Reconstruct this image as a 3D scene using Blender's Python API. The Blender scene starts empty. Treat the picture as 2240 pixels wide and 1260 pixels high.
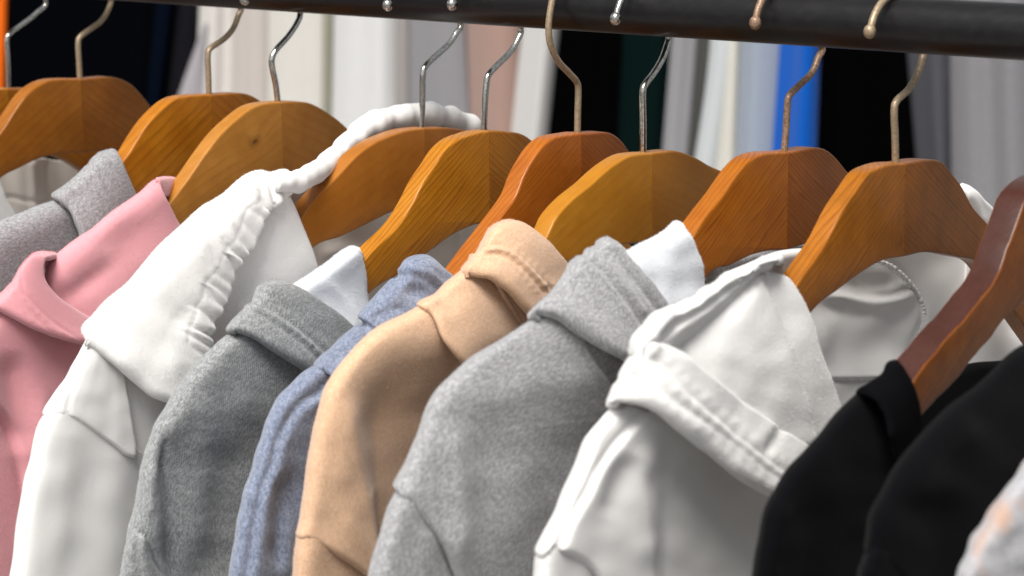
import bpy, bmesh, math, random
import numpy as np
from mathutils import Vector
from mathutils.geometry import tessellate_polygon
rng = np.random.RandomState(7)

# ------------------------------------------------------------------ camera, sky, sun
SC = bpy.context.scene
COL = SC.collection
FOC = 5000.0                                   # focal length in pixels of a 2240 wide picture
PITCH = math.atan(1010 / FOC)
CAMZ = 1.62
RT = np.array([1.0, 0, 0]); UP = np.array([0, math.sin(PITCH), math.cos(PITCH)]); FW = np.array([0, math.cos(PITCH), -math.sin(PITCH)])
cam = bpy.data.cameras.new('camera'); cam_o = bpy.data.objects.new('camera', cam); COL.objects.link(cam_o)
cam.sensor_width = 36; cam.lens = 36 * FOC / 2240
cam_o.location = (0, 0, CAMZ); cam_o.rotation_euler = (math.radians(90) - PITCH, 0, 0)
cam.clip_start = 0.05; cam.clip_end = 200
cam.dof.use_dof = True; cam.dof.focus_distance = 1.43; cam.dof.aperture_fstop = 9.0
SC.camera = cam_o

SUN_EL = math.radians(58); SUN_AZ = math.radians(-158)      # azimuth measured from +Y towards +X: over the left shoulder of the camera
world = bpy.data.worlds.new("World"); SC.world = world; world.use_nodes = True
wn = world.node_tree; wn.nodes.clear()
sky = wn.nodes.new('ShaderNodeTexSky'); sky.sky_type = 'NISHITA'; sky.sun_disc = False
sky.sun_elevation = SUN_EL; sky.sun_rotation = SUN_AZ; sky.dust_density = 4.0; sky.air_density = 1.0
hs = wn.nodes.new('ShaderNodeHueSaturation'); hs.inputs['Saturation'].default_value = 0.12
bg = wn.nodes.new('ShaderNodeBackground'); bg.inputs['Strength'].default_value = 0.085
wo = wn.nodes.new('ShaderNodeOutputWorld')
wn.links.new(sky.outputs[0], hs.inputs['Color']); wn.links.new(hs.outputs[0], bg.inputs['Color']); wn.links.new(bg.outputs[0], wo.inputs['Surface'])
sun = bpy.data.lights.new('sun', 'SUN'); sun.energy = 3.3; sun.angle = math.radians(30); sun.color = (1.0, 0.965, 0.92)
sun_o = bpy.data.objects.new('sun', sun); COL.objects.link(sun_o)
sd = Vector((math.sin(SUN_AZ) * math.cos(SUN_EL), math.cos(SUN_AZ) * math.cos(SUN_EL), math.sin(SUN_EL)))
sun_o.rotation_euler = sd.to_track_quat('Z', 'Y').to_euler(); sun_o.location = sd * 4
SC.view_settings.view_transform = 'Standard'; SC.view_settings.look = 'None'; SC.view_settings.gamma = 1
SC.view_settings.exposure = 0.5
SC.cycles.max_bounces = 6; SC.cycles.diffuse_bounces = 4

# ------------------------------------------------------------------ where things stand
# the rail runs along DN (towards the right and the camera); s = centimetres along it; PERP = across it, towards the camera
DN = np.array([0.79212165, -0.61036325, 0.0]); PERP = np.array([DN[1], -DN[0], 0.0])
def ray(x, y):
    x = np.asarray(x, float); y = np.asarray(y, float)
    return ((x - 1120) / FOC)[..., None] * RT - ((y - 630) / FOC)[..., None] * UP + FW
PR = ray(2240, 70) * (FOC / 39.3)              # a point of the rail's axis, cm from the camera
def unp(x, y, s):                              # point of the plane across the rail at s
    r = ray(x, y); return r * ((np.asarray(s, float) + PR @ DN) / (r @ DN))[..., None]
def unb(x, y, b):                              # point of the upright plane along the rail, b cm in front of it
    r = ray(x, y); return r * ((np.asarray(b, float) + PR @ PERP) / (r @ PERP))[..., None]
def rail_s(x):
    lo, hi = -200., 90.
    for _ in range(60):
        m = (lo + hi) / 2; P = PR + m * DN
        if P @ RT / (P @ FW) * FOC + 1120 < x: lo = m
        else: hi = m
    return m
OFF = np.array([0, 0, CAMZ])
def W(P): return np.asarray(P) * 0.01 + OFF    # cm from the camera -> metres

# ------------------------------------------------------------------ objects
def tag(o, label=None, cat=None, group=None, kind=None):
    if label: o['label'] = label
    if cat: o['category'] = cat
    if group: o['group'] = group
    if kind: o['kind'] = kind
    return o
def thing(name, label, cat, loc, group=None):
    o = bpy.data.objects.new(name, None); COL.objects.link(o); o.location = loc; o.empty_display_size = 0.05
    return tag(o, label, cat, group)
def mesh_obj(name, V, Fc, mat, parent=None, smooth=True, uv=None):
    """V in metres (world); stored relative to the parent's base"""
    V = np.asarray(V, float)
    q_ = parent
    while q_ is not None: V = V - np.array(q_.location); q_ = q_.parent
    me = bpy.data.meshes.new(name)
    if isinstance(Fc, np.ndarray) and Fc.ndim == 2:
        n = len(Fc); k = Fc.shape[1]
        me.vertices.add(len(V)); me.vertices.foreach_set('co', V.astype(np.float32).ravel())
        me.loops.add(n * k); me.loops.foreach_set('vertex_index', Fc.astype(np.int32).ravel())
        me.polygons.add(n); me.polygons.foreach_set('loop_start', np.arange(0, n * k, k, dtype=np.int32))
        me.polygons.foreach_set('use_smooth', np.full(n, smooth))
        me.update(calc_edges=True)
    else:
        me.from_pydata([tuple(v) for v in V], [], [tuple(f) for f in Fc])
        me.polygons.foreach_set('use_smooth', [smooth] * len(me.polygons)); me.update()
    if uv is not None:
        l = me.uv_layers.new(name='cm'); vi = np.zeros(len(me.loops), np.int32); me.loops.foreach_get('vertex_index', vi)
        l.data.foreach_set('uv', np.asarray(uv, np.float32)[vi].ravel())
    me.materials.append(mat)
    o = bpy.data.objects.new(name, me); COL.objects.link(o)
    if parent is not None: o.parent = parent
    return o

# ------------------------------------------------------------------ splines
def cr(P, n, arclen=True):
    """Catmull-Rom through the points P (k, d), n samples"""
    P = np.asarray(P, float); k = len(P)
    if k == 2: return P[0] + (P[1] - P[0]) * np.linspace(0, 1, n)[:, None]
    Q = np.vstack([2 * P[0] - P[1], P, 2 * P[-1] - P[-2]])
    m = n if not arclen else max(n * 4, 200)
    t = np.linspace(0, k - 1 - 1e-9, m); i = t.astype(int); f = (t - i)[:, None]
    a, b, c, d = Q[i], Q[i + 1], Q[i + 2], Q[i + 3]
    R = 0.5 * (2 * b + (c - a) * f + (2 * a - 5 * b + 4 * c - d) * f ** 2 + (3 * b - a - 3 * c + d) * f ** 3)
    if not arclen: return R
    L = np.concatenate([[0], np.cumsum(np.linalg.norm(np.diff(R[:, :2], axis=0), axis=1))])
    u = np.linspace(0, L[-1], n)
    return np.stack([np.interp(u, L, R[:, j]) for j in range(R.shape[1])], 1)
def pdist(X, Y, poly):
    """distance, signed side and arc position to a polyline (right of the travel direction is positive)"""
    P = cr(poly, max(24, len(poly) * 6)) if len(poly) > 2 else np.asarray(poly, float)
    best = np.full(X.shape, 1e9); sg = np.zeros(X.shape); ar = np.zeros(X.shape); L = 0.
    for a, b in zip(P[:-1, :2], P[1:, :2]):
        d = b - a; l = math.hypot(*d)
        if l < 1e-6: continue
        t = np.clip(((X - a[0]) * d[0] + (Y - a[1]) * d[1]) / l ** 2, 0, 1)
        ex = X - a[0] - t * d[0]; ey = Y - a[1] - t * d[1]; q = np.hypot(ex, ey)
        m = q < best; best[m] = q[m]; sg[m] = np.sign(d[0] * ey - d[1] * ex)[m]; ar[m] = (L + t * l)[m]; L += l
    return best, sg, ar, L
def wav(X, Y, scale, seed, n=7):
    r = np.random.RandomState(seed); o = np.zeros(np.shape(X))
    for _ in range(n):
        a = r.uniform(0, 2 * math.pi); k = 2 * math.pi / scale * r.uniform(.6, 1.5)
        o = o + np.sin(k * (X * math.cos(a) + Y * math.sin(a)) + r.uniform(0, 6.28) + 0.8 * np.sin(k * .6 * (X * math.sin(a) - Y * math.cos(a)) + r.uniform(0, 6)))
    return o / n ** .5

# relief features: each returns a height in cm along the surface normal
def groove(poly, d=0.12, w=4.5, lip=0.0):
    def f(X, Y):
        q, s, a, L = pdist(X, Y, poly)
        h = -d * np.exp(-(q / w) ** 2)
        if lip: h = h + lip * np.exp(-((q - 2.3 * w) / (1.4 * w)) ** 2)
        return h
    return f
def stitch(poly, d=0.07, w=3.5, per=11, amp=0.03):
    def f(X, Y):
        q, s, a, L = pdist(X, Y, poly)
        d_ = d * .6
        return -(d_ + .0 * amp * np.sin(a * 2 * math.pi / per + .7 * np.sin(a * .06))) * np.exp(-(q / w) ** 2) + .25 * d_ * np.exp(-((q - 2.6 * w) / (1.5 * w)) ** 2) * (1 + .5 * np.sin(a * 2 * math.pi / per * .5))
    return f
def fold(poly, h, w, taper=True):
    def f(X, Y):
        q, s, a, L = pdist(X, Y, poly)
        e = np.clip(np.minimum(a, L - a) / (0.25 * L), 0, 1) if taper else 1
        if taper: e = e * e * (3 - 2 * e)
        return h * np.exp(-(q / w) ** 2) * e
    return f
def step(poly, h, w=4, decay=60, side=1, t0=False):
    """cloth on one side of the line lies h higher, easing off"""
    def f(X, Y):
        q, s, a, L = pdist(X, Y, poly); d = q * s * side
        up = 1 / (1 + np.exp(-np.clip(d / w * 3, -30, 30)))
        e = 1.0
        if t0: e = np.clip(a / (0.3 * L), 0, 1) * np.clip((L - a) / (0.15 * L), 0, 1)
        return e * h * (up * np.exp(-np.clip(d, 0, None) / decay) - 0.35 * np.exp(-((d + w) / (2 * w)) ** 2))
    return f
def drop(poly, h, w0, w1):
    """the cloth falls back by h to the right of a downward line, softly at its start and sharply at its end"""
    def f(X, Y):
        q, s, a, L = pdist(X, Y, poly); g = a / L; w = w0 + (w1 - w0) * g; t = np.clip(.5 - q * s / w * .5, 0, 1); e = np.clip(g / .35, 0, 1)
        return -h * (t * t * (3 - 2 * t)) * e * e * (3 - 2 * e)
    return f
def ruffle(poly, amp, w, per, seed=1, off=0.0, slant=0.0):
    def f(X, Y):
        q, s, a, L = pdist(X, Y, poly); d = q * s - off
        a = a + slant * d
        ph = a * 2 * math.pi / per + 1.1 * np.sin(a * 2 * math.pi / (per * 3.7) + seed) + .8 * np.sin(a * 2 * math.pi / (per * 6.1) + 2 * seed)
        r = (0.5 + .5 * np.sin(ph)) ** 0.7
        return amp * (r - .5) * np.exp(-(d / w) ** 2) * (0.75 + .35 * np.sin(a * 2 * math.pi / (per * 5.3) + 3 * seed))
    return f
def swell(scale, amp, seed=3):
    return lambda X, Y: .4 * amp * wav(X, Y, scale, seed)
def bump_at(x, y, rx, ry, h, ang=0):
    c, s_ = math.cos(math.radians(ang)), math.sin(math.radians(ang))
    return lambda X, Y: h * np.exp(-(((X - x) * c + (Y - y) * s_) / rx) ** 2 - ((-(X - x) * s_ + (Y - y) * c) / ry) ** 2)

def ridge(sil, r=1.0, k=1.0, ds=0.0, deep=2.6, inv=False):
    """rails that wrap a rounded shoulder ridge whose outline in view is sil (top to bottom)"""
    S = np.asarray(sil, float)[:, :2]; S = cr(S, max(12, len(S) * 2))
    T = np.gradient(S, axis=0); T /= np.linalg.norm(T, axis=1)[:, None] + 1e-9
    N = np.stack([T[:, 1], -T[:, 0]], 1)                    # to the right of a downward line
    if inv: N = -N
    prof = [(75, -deep), (30, -1.9), (7, -1.05), (0, -0.15), (9 , 0.62), (26, 1.12), (50, 1.42)]
    return [np.column_stack([S + N * (a * r), np.full(len(S), b * k + ds)]) for a, b in prof]

def sheet(name, rails, s0, mat, parent=None, feats=(), step_px=4.5, edge=None, thick=0.22, plane='s', nap=None):
    """a cloth surface through the rails (pixels and cm in front of s0), displaced by the relief features.
    edge: radius in cm by which 'l','r','t','b' borders roll under"""
    mx = max(np.linalg.norm(np.diff(np.asarray(r, float)[:, :2], axis=0), axis=1).sum() for r in rails)
    nv = int(max(8, min(420, mx / step_px)))
    A = np.stack([cr(r, nv) for r in rails], 1)              # nv, rails, 3
    seg = np.linalg.norm(np.diff(A, axis=1) * np.array([1, 1, 14.]), axis=2).mean(0); tt = np.concatenate([[0], np.cumsum(seg)])
    nu = int(max(8, min(420, tt[-1] / step_px)))
    k = len(rails); t = np.interp(np.linspace(0, tt[-1], nu), tt, np.arange(k)); t = np.clip(t, 0, k - 1 - 1e-9)
    if k == 2: G = A[:, :1] * (1 - t)[None, :, None] + A[:, 1:] * t[None, :, None]
    else:
        Q = np.concatenate([2 * A[:, :1] - A[:, 1:2], A, 2 * A[:, -1:] - A[:, -2:-1]], 1)
        i = t.astype(int); f = (t - i)[None, :, None]; a, b, c, d = Q[:, i], Q[:, i + 1], Q[:, i + 2], Q[:, i + 3]
        G = 0.5 * (2 * b + (c - a) * f + (2 * a - 5 * b + 4 * c - d) * f ** 2 + (3 * b - a - 3 * c + d) * f ** 3)
    X, Y, S = G[..., 0], G[..., 1], G[..., 2] + s0
    un = unp if plane == 's' else unb
    P = un(X, Y, S)
    du = np.gradient(P, axis=1); dv = np.gradient(P, axis=0); N = np.cross(du, dv); N /= np.linalg.norm(N, axis=2)[..., None] + 1e-12
    sgn = np.sign(-(N * P).sum(2)[:, nu // 2:].mean()) or 1; N = N * sgn
    H = np.zeros(X.shape)
    for fe in feats: H = H + fe(X, Y)
    if edge:
        lu = np.cumsum(np.linalg.norm(du, axis=2), axis=1); lv = np.cumsum(np.linalg.norm(dv, axis=2), axis=0)
        for kk, r in edge.items():
            dd = {'l': lu - lu[:, :1], 'r': lu[:, -1:] - lu, 't': lv - lv[:1], 'b': lv[-1:] - lv}[kk]
            q = np.clip(dd / (r * 1.15), 0, 1); H = H - r * (1 - np.sqrt(np.clip(1 - (1 - q) ** 2, 0, 1)))
    P = P + N * H[..., None]
    lu = np.cumsum(np.linalg.norm(np.diff(P, axis=1, prepend=P[:, :1]), axis=2), axis=1)
    lv = np.cumsum(np.linalg.norm(np.diff(P, axis=0, prepend=P[:1]), axis=2), axis=0)
    uv = np.stack([lu, lv], 2).reshape(-1, 2)
    I = np.arange(nv * nu).reshape(nv, nu)
    Fq = np.stack([I[:-1, :-1], I[:-1, 1:], I[1:, 1:], I[1:, :-1]], -1).reshape(-1, 4)
    if sgn < 0: Fq = Fq[:, ::-1]
    o = mesh_obj(name, W(P.reshape(-1, 3)), Fq, mat, parent, True, uv)
    if thick:
        m = o.modifiers.new('thickness', 'SOLIDIFY'); m.thickness = thick * 0.01; m.offset = -1
    if nap is None: nap = {'pink_fleece': 70, 'brushed_lining': 160, 'white_fleece': 90, 'grey_melange_light': 26, 'grey_melange_dark': 14, 'grey_melange_far': 20, 'beige_knit': 22}.get(mat.name, 0)
    if nap and plane == 's' and name not in ('hood_back', 'back_panel'):
        # short fibres standing off the cloth
        r = np.random.RandomState(len(name) * 31 + nv); area = float(np.linalg.norm(np.cross(du, dv), axis=2).sum()); cnt = int(min(26000, area * nap))
        w_ = np.linalg.norm(np.cross(du, dv), axis=2)[:-1, :-1].ravel(); vis = (Y[:-1, :-1].ravel() < 1300); w_ = w_ * vis; w_ /= w_.sum()
        c = r.choice(len(w_), cnt, p=w_); ci, cj = c // (nu - 1), c % (nu - 1); a, b = r.rand(cnt, 1), r.rand(cnt, 1)
        B = P[ci, cj] * (1 - a) * (1 - b) + P[ci, cj + 1] * a * (1 - b) + P[ci + 1, cj] * (1 - a) * b + P[ci + 1, cj + 1] * a * b
        Nn = N[ci, cj]; T1 = np.cross(Nn, r.normal(size=(cnt, 3))); T1 /= np.linalg.norm(T1, axis=1)[:, None]
        D = Nn * r.uniform(.35, .9, (cnt, 1)) + T1 * r.uniform(.3, .9, (cnt, 1)); D /= np.linalg.norm(D, axis=1)[:, None]
        S_ = np.cross(D, Nn); S_ /= np.linalg.norm(S_, axis=1)[:, None] + 1e-9; ln = r.uniform(.05, .15, (cnt, 1)); wd_ = .0075
        V = np.stack([B - S_ * wd_, B + S_ * wd_, B + D * ln], 1).reshape(-1, 3)
        u3 = np.repeat(uv.reshape(nv, nu, 2)[ci, cj], 3, axis=0)
        f = mesh_obj('nap', W(V), np.arange(cnt * 3).reshape(-1, 3), mat, o, False, u3); f['kind'] = 'stuff'
    return o

def tube(name, P, rad, mat, parent=None, n=12, caps=True, relief=None, cmr=None):
    """round bar along the 3-D points P (cm), radius (cm) per point"""
    P = np.asarray(P, float); m = len(P); rad = np.broadcast_to(np.asarray(rad, float), (m,))
    T = np.gradient(P, axis=0); T /= np.linalg.norm(T, axis=1)[:, None] + 1e-12
    nrm = np.cross(T[0], [0.3, 0.2, 0.9]); nrm /= np.linalg.norm(nrm); fr = []
    for i in range(m):
        nrm = nrm - T[i] * (nrm @ T[i]); nrm /= np.linalg.norm(nrm); fr.append((nrm.copy(), np.cross(T[i], nrm)))
    A = np.linspace(0, 2 * math.pi, n, endpoint=False); V = []
    for i in range(m):
        for a in A:
            h = relief(i, a) if relief else 0
            V.append(P[i] + (rad[i] + h) * (math.cos(a) * fr[i][0] + math.sin(a) * fr[i][1]))
    L = np.concatenate([[0], np.cumsum(np.linalg.norm(np.diff(P, axis=0), axis=1))])
    uv = [(a * rad.mean(), L[i]) for i in range(m) for a in A]
    Fc = [(i * n + j, i * n + (j + 1) % n, (i + 1) * n + (j + 1) % n, (i + 1) * n + j) for i in range(m - 1) for j in range(n)]
    if caps: Fc += [tuple(range(n))[::-1], tuple(range((m - 1) * n, m * n))]
    return mesh_obj(name, W(V), Fc, mat, parent, True, uv)

# ------------------------------------------------------------------ materials
class NT:
    def __init__(s, name):
        s.m = bpy.data.materials.new(name); s.m.use_nodes = True; s.t = s.m.node_tree; s.t.nodes.clear()
        s.out = s.t.nodes.new('ShaderNodeOutputMaterial'); s.b = s.t.nodes.new('ShaderNodeBsdfPrincipled'); s.t.links.new(s.b.outputs[0], s.out.inputs[0])
    def n(s, typ, **kw):
        nd = s.t.nodes.new(typ)
        for k, v in kw.items():
            if k in nd.inputs.keys(): 
                if isinstance(v, bpy.types.NodeSocket): s.t.links.new(v, nd.inputs[k])
                else: nd.inputs[k].default_value = v
            else: setattr(nd, k, v)
        return nd
    def link(s, a, b): s.t.links.new(a, b)
    def mapping(s, sc=(1, 1, 1), rot=(0, 0, 0), uv=True):
        c = s.n('ShaderNodeTexCoord'); m = s.n('ShaderNodeMapping'); s.link(c.outputs['UV' if uv else 'Object'], m.inputs['Vector'])
        m.inputs['Scale'].default_value = sc; m.inputs['Rotation'].default_value = rot; return m.outputs[0]
    def noise(s, vec, scale, detail=3, rough=.55):
        return s.n('ShaderNodeTexNoise', Vector=vec, Scale=scale, Detail=detail, Roughness=rough).outputs['Fac']
    def ramp(s, fac, stops):
        r = s.n('ShaderNodeValToRGB'); s.link(fac, r.inputs[0]); e = r.color_ramp.elements
        while len(e) < len(stops): e.new(0.5)
        for i, (p, c) in enumerate(stops): e[i].position = p; e[i].color = (*c, 1)
        return r.outputs[0]
    def math(s, op, a, b=0.0):
        m = s.n('ShaderNodeMath', operation=op)
        for i, v in enumerate((a, b)):
            if isinstance(v, bpy.types.NodeSocket): s.link(v, m.inputs[i])
            else: m.inputs[i].default_value = v
        return m.outputs[0]
    def mix(s, fac, a, b, mode='MIX'):
        m = s.n('ShaderNodeMix', data_type='RGBA', blend_type=mode)
        for i, v in ((0, fac), (6, a), (7, b)):
            if isinstance(v, bpy.types.NodeSocket): s.link(v, m.inputs[i])
            else: m.inputs[i].default_value = v if i == 0 else (*v, 1)
        return m.outputs[2]
    def bump(s, h, dist, strength=1.0, nrm=None):
        b = s.n('ShaderNodeBump', Strength=strength, Distance=dist, Height=h)
        if nrm is not None: s.link(nrm, b.inputs['Normal'])
        return b.outputs[0]
def c255(*c): return tuple(((v / 255) / 12.92 if v <= 10 else ((v / 255 + .055) / 1.055) ** 2.4) for v in c)

def fabric(name, col, mel=0.0, dark=None, light=None, knit=0.0, kper=.16, krot=0.6, fuzz=0.35, stretch=3.2, mrot=0.2, sheen=0.3, patches=None, fine=0.018, spec=.05):
    t = NT(name); uv = t.mapping((1, 1, 1))
    grain = t.noise(uv, 14, 3, .7)
    if mel:
        v2 = t.mapping((stretch * .8, 1, 1), (0, 0, mrot)); a = t.noise(v2, 2.2, 6, .85)
        v3 = t.mapping((stretch, 1, 1), (0, 0, mrot - .3)); b = t.noise(v3, 5.0, 4, .85)
        f = t.math('ADD', t.math('MULTIPLY', a, .5), t.math('MULTIPLY', b, .5))
        colr = t.ramp(f, [(0.5 - .055, dark), (0.5, col), (0.5 + .06, light)])
    else:
        big = t.noise(uv, .35, 3, .6)
        colr = t.mix(big, tuple(c * .95 for c in col), tuple(min(1, c * 1.04) for c in col))
    colr = t.mix(t.math('MULTIPLY', grain, .5), colr, tuple(c * .78 for c in col))
    if patches:
        pf = t.noise(t.mapping((1, 1, 1), (0, 0, .4)), .22, 4, .6)
        colr = t.mix(t.ramp(pf, [(0.53, (0, 0, 0)), (0.68, (1, 1, 1))]), colr, patches)
    h = t.noise(uv, 9, 4, .7)
    nrm = t.bump(h, fine * .01, .6 + fuzz)
    nrm = t.bump(t.noise(uv, 1.3, 5, .62), .0003, .4, nrm)
    if knit:
        kv = t.mapping((1, 1, 1), (0, 0, krot))
        w = t.n('ShaderNodeTexWave', Vector=kv, Scale=1 / kper / 3.0, Distortion=1.6, Detail=2.0); w.inputs['Detail Scale'].default_value = 2.5
        nrm = t.bump(w.outputs['Fac'], knit * .01, .9, nrm)
        colr = t.mix(t.math('MULTIPLY', w.outputs['Fac'], .3), colr, tuple(c * .72 for c in col))
    t.link(colr, t.b.inputs['Base Color']); t.link(nrm, t.b.inputs['Normal'])
    t.b.inputs['Roughness'].default_value = .95; t.b.inputs['Specular IOR Level'].default_value = spec
    t.b.inputs['Sheen Weight'].default_value = sheen; t.b.inputs['Sheen Roughness'].default_value = .5
    return t.m

def wood(name, base, dark, light, lines=5.0, strength=.5, knot=None, rough=.33, mottled=.3, seed=0.0):
    t = NT(name); co = t.n('ShaderNodeTexCoord').outputs['UV']
    mp = t.n('ShaderNodeMapping', Vector=co); mp.inputs['Location'].default_value = (seed * 3.1, seed * 7.7, seed); v = mp.outputs[0]
    # stretch along the grain (x)
    st = t.n('ShaderNodeMapping', Vector=v); st.inputs['Scale'].default_value = (.10, 1, 1); sv = st.outputs[0]
    wob = t.noise(sv, .8, 3, .5)
    sep = t.n('ShaderNodeSeparateXYZ', Vector=v)
    y = t.math('ADD', sep.outputs[1], t.math('MULTIPLY', wob, 1.3))
    y = t.math('ADD', y, t.math('MULTIPLY', sep.outputs[0], -0.03))
    if knot:
        # the grain runs round a knot
        kx, ky = knot
        dx = t.math('MULTIPLY', t.math('SUBTRACT', t.n('ShaderNodeSeparateXYZ', Vector=co).outputs[0], kx), .55); dy = t.math('SUBTRACT', t.n('ShaderNodeSeparateXYZ', Vector=co).outputs[1], ky)
        r = t.math('SQRT', t.math('ADD', t.math('MULTIPLY', dx, dx), t.math('MULTIPLY', dy, dy)))
        g = t.math('EXPONENT' , t.math('MULTIPLY', r, -1.6)); y = t.math('ADD', y, t.math('MULTIPLY', g, 1.6))
    lin = t.math('FRACT', t.math('MULTIPLY', y, lines))
    line = t.ramp(lin, [(0.0, (0, 0, 0)), (.55, (.25, .25, .25)), (.88, (1, 1, 1)), (1.0, (0, 0, 0))])
    amp = t.noise(sv, 1.6, 2, .5)
    fib = t.n('ShaderNodeMapping', Vector=v); fib.inputs['Scale'].default_value = (.6, 9, 1); fb = t.noise(fib.outputs[0], 2.2, 4, .65)
    patch = t.noise(v, .45, 3, .55)
    c = t.mix(t.ramp(patch, [(.35, (0, 0, 0)), (.65, (1, 1, 1))]), base, light)
    c = t.mix(t.math('MULTIPLY', t.math('MULTIPLY', line, strength), t.math('MULTIPLY', amp, 1.6)), c, dark)
    c = t.mix(t.math('MULTIPLY', t.ramp(fb, [(.4, (0, 0, 0)), (.75, (1, 1, 1))]), mottled), c, dark)
    if knot:
        kf = t.ramp(r, [(0.0, (1, 1, 1)), (.12, (.9, .9, .9)), (.16, (.45, .45, .45)), (.5, (.0, .0, .0))])
        c = t.mix(t.math('MULTIPLY', kf, .85), c, tuple(x * .35 for x in dark))
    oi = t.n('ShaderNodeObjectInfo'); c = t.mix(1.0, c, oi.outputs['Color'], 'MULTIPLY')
    t.link(c, t.b.inputs['Base Color'])
    rr = t.math('ADD', t.math('MULTIPLY', t.noise(v, 2.5, 4, .6), .22), rough - .1); t.link(rr, t.b.inputs['Roughness'])
    t.b.inputs['Specular IOR Level'].default_value = .3
    t.b.inputs['Coat Weight'].default_value = .08; t.b.inputs['Coat Roughness'].default_value = .22
    n1 = t.bump(fb, .00012, .35); n1 = t.bump(t.noise(v, .8, 2, .5), .0006, .5, n1); t.link(n1, t.b.inputs['Normal'])
    return t.m

def metal(name, col, rough, spots=None, metallic=1.0, sc=6):
    t = NT(name); v = t.mapping((100, 100, 100), uv=False)
    f = t.noise(v, sc, 4, .65)
    if spots: c = t.mix(t.ramp(f, [(.42, (0, 0, 0)), (.62, (1, 1, 1))]), col, spots)
    else: c = t.mix(f, col, tuple(x * .75 for x in col))
    t.link(c, t.b.inputs['Base Color']); t.b.inputs['Metallic'].default_value = metallic
    r = t.math('ADD', t.math('MULTIPLY', f, .25), rough - .1); t.link(r, t.b.inputs['Roughness'])
    t.link(t.bump(f, .00006, .3), t.b.inputs['Normal'])
    return t.m

M = {}
M['white'] = fabric('white_fleece', (.84, .83, .81), fuzz=.3, sheen=.25)
M['white_b'] = fabric('white_cotton', (.80, .79, .77), fuzz=.25, sheen=.25)
M['cream'] = fabric('cream_jersey', (.80, .76, .70), fuzz=.3)
M['lining'] = fabric('brushed_lining', (.76, .79, .83), fuzz=.8, sheen=.5, fine=.03)
M['pink'] = fabric('pink_fleece', c255(223, 156, 163), fuzz=.6, sheen=.5, fine=.02)
M['grey_far'] = fabric('grey_melange_far', (.30, .30, .305), mel=1, dark=(.16, .155, .16), light=(.48, .48, .49), fuzz=.5)
M['grey_dark'] = fabric('grey_melange_dark', (.285, .295, .298), mel=1, dark=(.125, .13, .135), light=(.50, .51, .51), fuzz=.4, knit=.02, kper=.13, krot=.9, mrot=.35)
M['grey_light'] = fabric('grey_melange_light', (.305, .305, .312), mel=1, dark=(.175, .175, .185), light=(.58, .58, .585), fuzz=.6, mrot=.3, sheen=.45)
M['blue'] = fabric('blue_melange', c255(127, 138, 160), mel=1, dark=c255(90, 98, 120), light=c255(164, 171, 190), fuzz=.4, knit=.02, kper=.12, krot=1.2, stretch=2)
M['beige'] = fabric('beige_knit', c255(219, 180, 147), mel=1, dark=c255(204, 163, 130), light=c255(233, 198, 166), knit=.014, kper=.17, krot=1.25, fuzz=.3, sheen=.3)
M['black'] = fabric('black_cotton', (.0028, .0028, .0036), fuzz=.3, sheen=.02, spec=.05)
M['black_rib'] = fabric('black_rib', (.0035, .0035, .0045), knit=.05, kper=.22, krot=1.5, fuzz=.3, sheen=.0, spec=.04)
M['pattern'] = fabric('marled_knit', (.40, .40, .42), mel=1, dark=(.25, .25, .27), light=(.54, .54, .56), patches=c255(178, 146, 128), fuzz=.8)
M['chrome'] = metal('chrome_wire', (.62, .64, .64), .16, spots=(.40, .36, .28))
M['brass'] = metal('worn_brass_wire', (.36, .28, .185), .42, spots=(.25, .18, .115), metallic=.35)
M['rust'] = metal('rusty_brass_wire', (.31, .21, .14), .48, spots=(.18, .095, .055), metallic=.3)
M['dull'] = metal('dull_nickel_wire', (.60, .55, .47), .36, spots=(.42, .37, .30), metallic=.8)

# ------------------------------------------------------------------ ground
def ground():
    t = NT('grey_paving'); v = t.mapping((1, 1, 1), uv=False)
    t.link(t.ramp(t.noise(v, 6, 5, .6), [(.3, (.09, .088, .085)), (.7, (.15, .147, .143))]), t.b.inputs['Base Color']); t.b.inputs['Roughness'].default_value = .9
    o = mesh_obj('ground', [(-60, -60, 0), (60, -60, 0), (60, 60, 0), (-60, 60, 0)], [(0, 1, 2, 3)], t.m, None, False); tag(o, kind='structure')
ground()

# ------------------------------------------------------------------ the rail
def rail():
    t = NT('black_painted_steel'); v = t.mapping((100, 100, 100), uv=False)
    sm = t.n('ShaderNodeMapping', Vector=v); sm.inputs['Rotation'].default_value = (0, 0, math.radians(37.6)); sm.inputs['Scale'].default_value = (.12, 1, 1)
    f = t.noise(v, 3, 5, .7); g = t.noise(sm.outputs[0], 2.2, 4, .6)
    t.link(t.mix(t.ramp(g, [(.45, (0, 0, 0)), (.75, (1, 1, 1))]), (.007, .0065, .007), (.012, .011, .0115)), t.b.inputs['Base Color'])
    t.link(t.math('ADD', t.math('MULTIPLY', g, .06), .31), t.b.inputs['Roughness'])
    t.b.inputs['Specular IOR Level'].default_value = .32; t.link(t.bump(g, .00006, .2), t.b.inputs['Normal'])
    base = PR + DN * rail_s(1120)
    r = thing('clothes_rail', 'black round steel rail the wooden hangers hook over', 'clothes rail', W(base))
    s = np.linspace(-150, 60, 60); P = PR + s[:, None] * DN
    tube('rail_tube', P, 1.58, t.m, r, n=48)
rail()

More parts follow.
